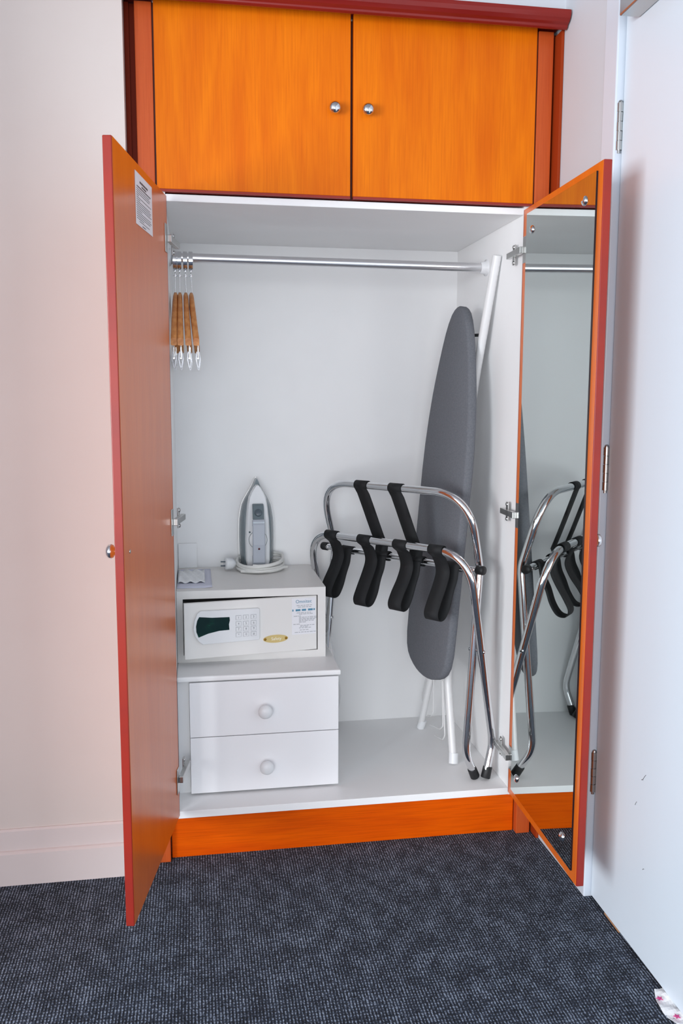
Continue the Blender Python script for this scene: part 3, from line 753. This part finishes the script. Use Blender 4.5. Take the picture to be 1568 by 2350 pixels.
# ------------------------------------------------------------------ hangers
def hanger(px, tilt, swing, label):
    h = thing('coat_hanger', label, 'hanger', (px, .30, 1.595), 0, 'wooden hangers on the rail')
    bm = bmesh.new()   # flat security ring round the rail
    lathe(bm, [(-.0052,.0215),(-.0055,.0252),(.0055,.0252),(.0052,.0215),(-.0052,.0215)], (0,0,-.0075), (1,0,0), 32); bm.faces.ensure_lookup_table()
    for f in bm.faces: f.smooth = False
    bmesh.ops.translate(bm, verts=bm.verts[:], vec=(0,0,0)); obj('ring', bm, 'chrome', h)
    bm = bmesh.new(); cyl(bm, (0,0,-.0325), (0,0,-.036), .0045, 12); sweep(bm, fillet([(0,0,-.036),(.0,.006,-.041),(0,.006,-.048),(0,0,-.050)], .003, 3), .0014, 8)
    cyl(bm, (0,0,-.047), (0,0,-.050), .0062, 14); sweep(bm, [(0,0,-.049),(tilt*.03,0,-.10)], .0011, 8); obj('hook_pin', bm, 'chrome', h)
    # wooden shoulders: arched bar in the depth direction
    bm = bmesh.new(); n = 20; R = []
    for i in range(n+1):
        t = -1+2*i/n; y = t*.195; z = -.098-.012*abs(t)-.113*abs(t)**1.5
        hh = .016+.007*(1-abs(t))+.004*math.cos(t*PI); th = .0064+.0011*abs(t)
        xx = tilt*(-.0-z-.098)*1.0+swing*y
        R.append([bm.verts.new((xx+a*th, y, z-.016+b*hh*.8)) for a, b in ((-1,-.8),(-.5,-1),(.5,-1),(1,-.8),(1,.6),(.5,1),(-.5,1),(-1,.6))])
    for i in range(n):
        for k in range(8): bm.faces.new((R[i][k], R[i][(k+1) % 8], R[i+1][(k+1) % 8], R[i+1][k])).smooth = True
    bm.faces.new(R[0][::-1]); bm.faces.new(R[-1])
    obj('wooden_body', bm, 'hanger_wood', h)
    zb = -.278; xb = tilt*.16
    bm = bmesh.new(); cyl(bm, (xb-swing*.15, -.15, zb), (xb+swing*.15, .15, zb), .0022, 10)
    for s in (-1, 1): sweep(bm, [(xb+swing*s*.15, s*.15, zb), (xb+swing*s*.15, s*.15, zb+.045)], .0019, 8)
    obj('clip_bar', bm, 'chrome', h)
    for s in (-1, 1):
        bm = bmesh.new(); y = s*.105; x = xb+swing*y
        for q in (-1, 1):
            prism(bm, [(x+q*.002, zb+.018),(x+q*.004, zb+.019),(x+q*.0065, zb-.002),(x+q*.0015, zb-.024),(x+q*.0004, zb-.0235),(x+q*.0045, zb-.002)], 'y', y-.010, y+.010)
        obj('clip', bm, 'clip_steel', h)
    return h
hanger(-.4395, -.03, .0, 'wooden clip hanger nearest the left wardrobe door')
hanger(-.4275, .00, -.008, 'wooden clip hanger second from the left wardrobe door')
hanger(-.4115, .05, .006, 'wooden clip hanger third from the left wardrobe door')
hanger(-.3965, .10, .01, 'wooden clip hanger farthest from the left wardrobe door')

# ------------------------------------------------------------------ wrapper on the carpet by the room door
bm = bmesh.new()
sheet(bm, -.022, .016, -.075, .035, .0012, lambda a, b: .010*max(0, a-.25)*(.7+.3*math.sin(b*9))+.002*math.sin(b*14+a*5), 8, 12, .0006)
for v in bm.verts:
    t = (v.co.y+.075)/.11
    if v.co.x < 0: v.co.x *= .45+.9*math.sin(PI*min(1, .15+t*.8))
for (sx, sy) in ((-.0185, .004), (-.012, -.050)):
    c = Vector((sx, sy, .0062)); ring = []
    for k in range(10):
        rr = .0075 if k % 2 == 0 else .0034; ring.append((c.x+rr*math.cos(k*PI/5+.4), c.y+rr*math.sin(k*PI/5+.4)))
    prism(bm, ring, 'z', c.z-.0012, c.z, 1)
wr = obj('sweet_wrapper', bm, ['plastic_bag', 'pink_print'], loc=(.5335, -.712, 0))
tag(wr, 'crumpled white wrapper with pink stars on the carpet', 'wrapper')
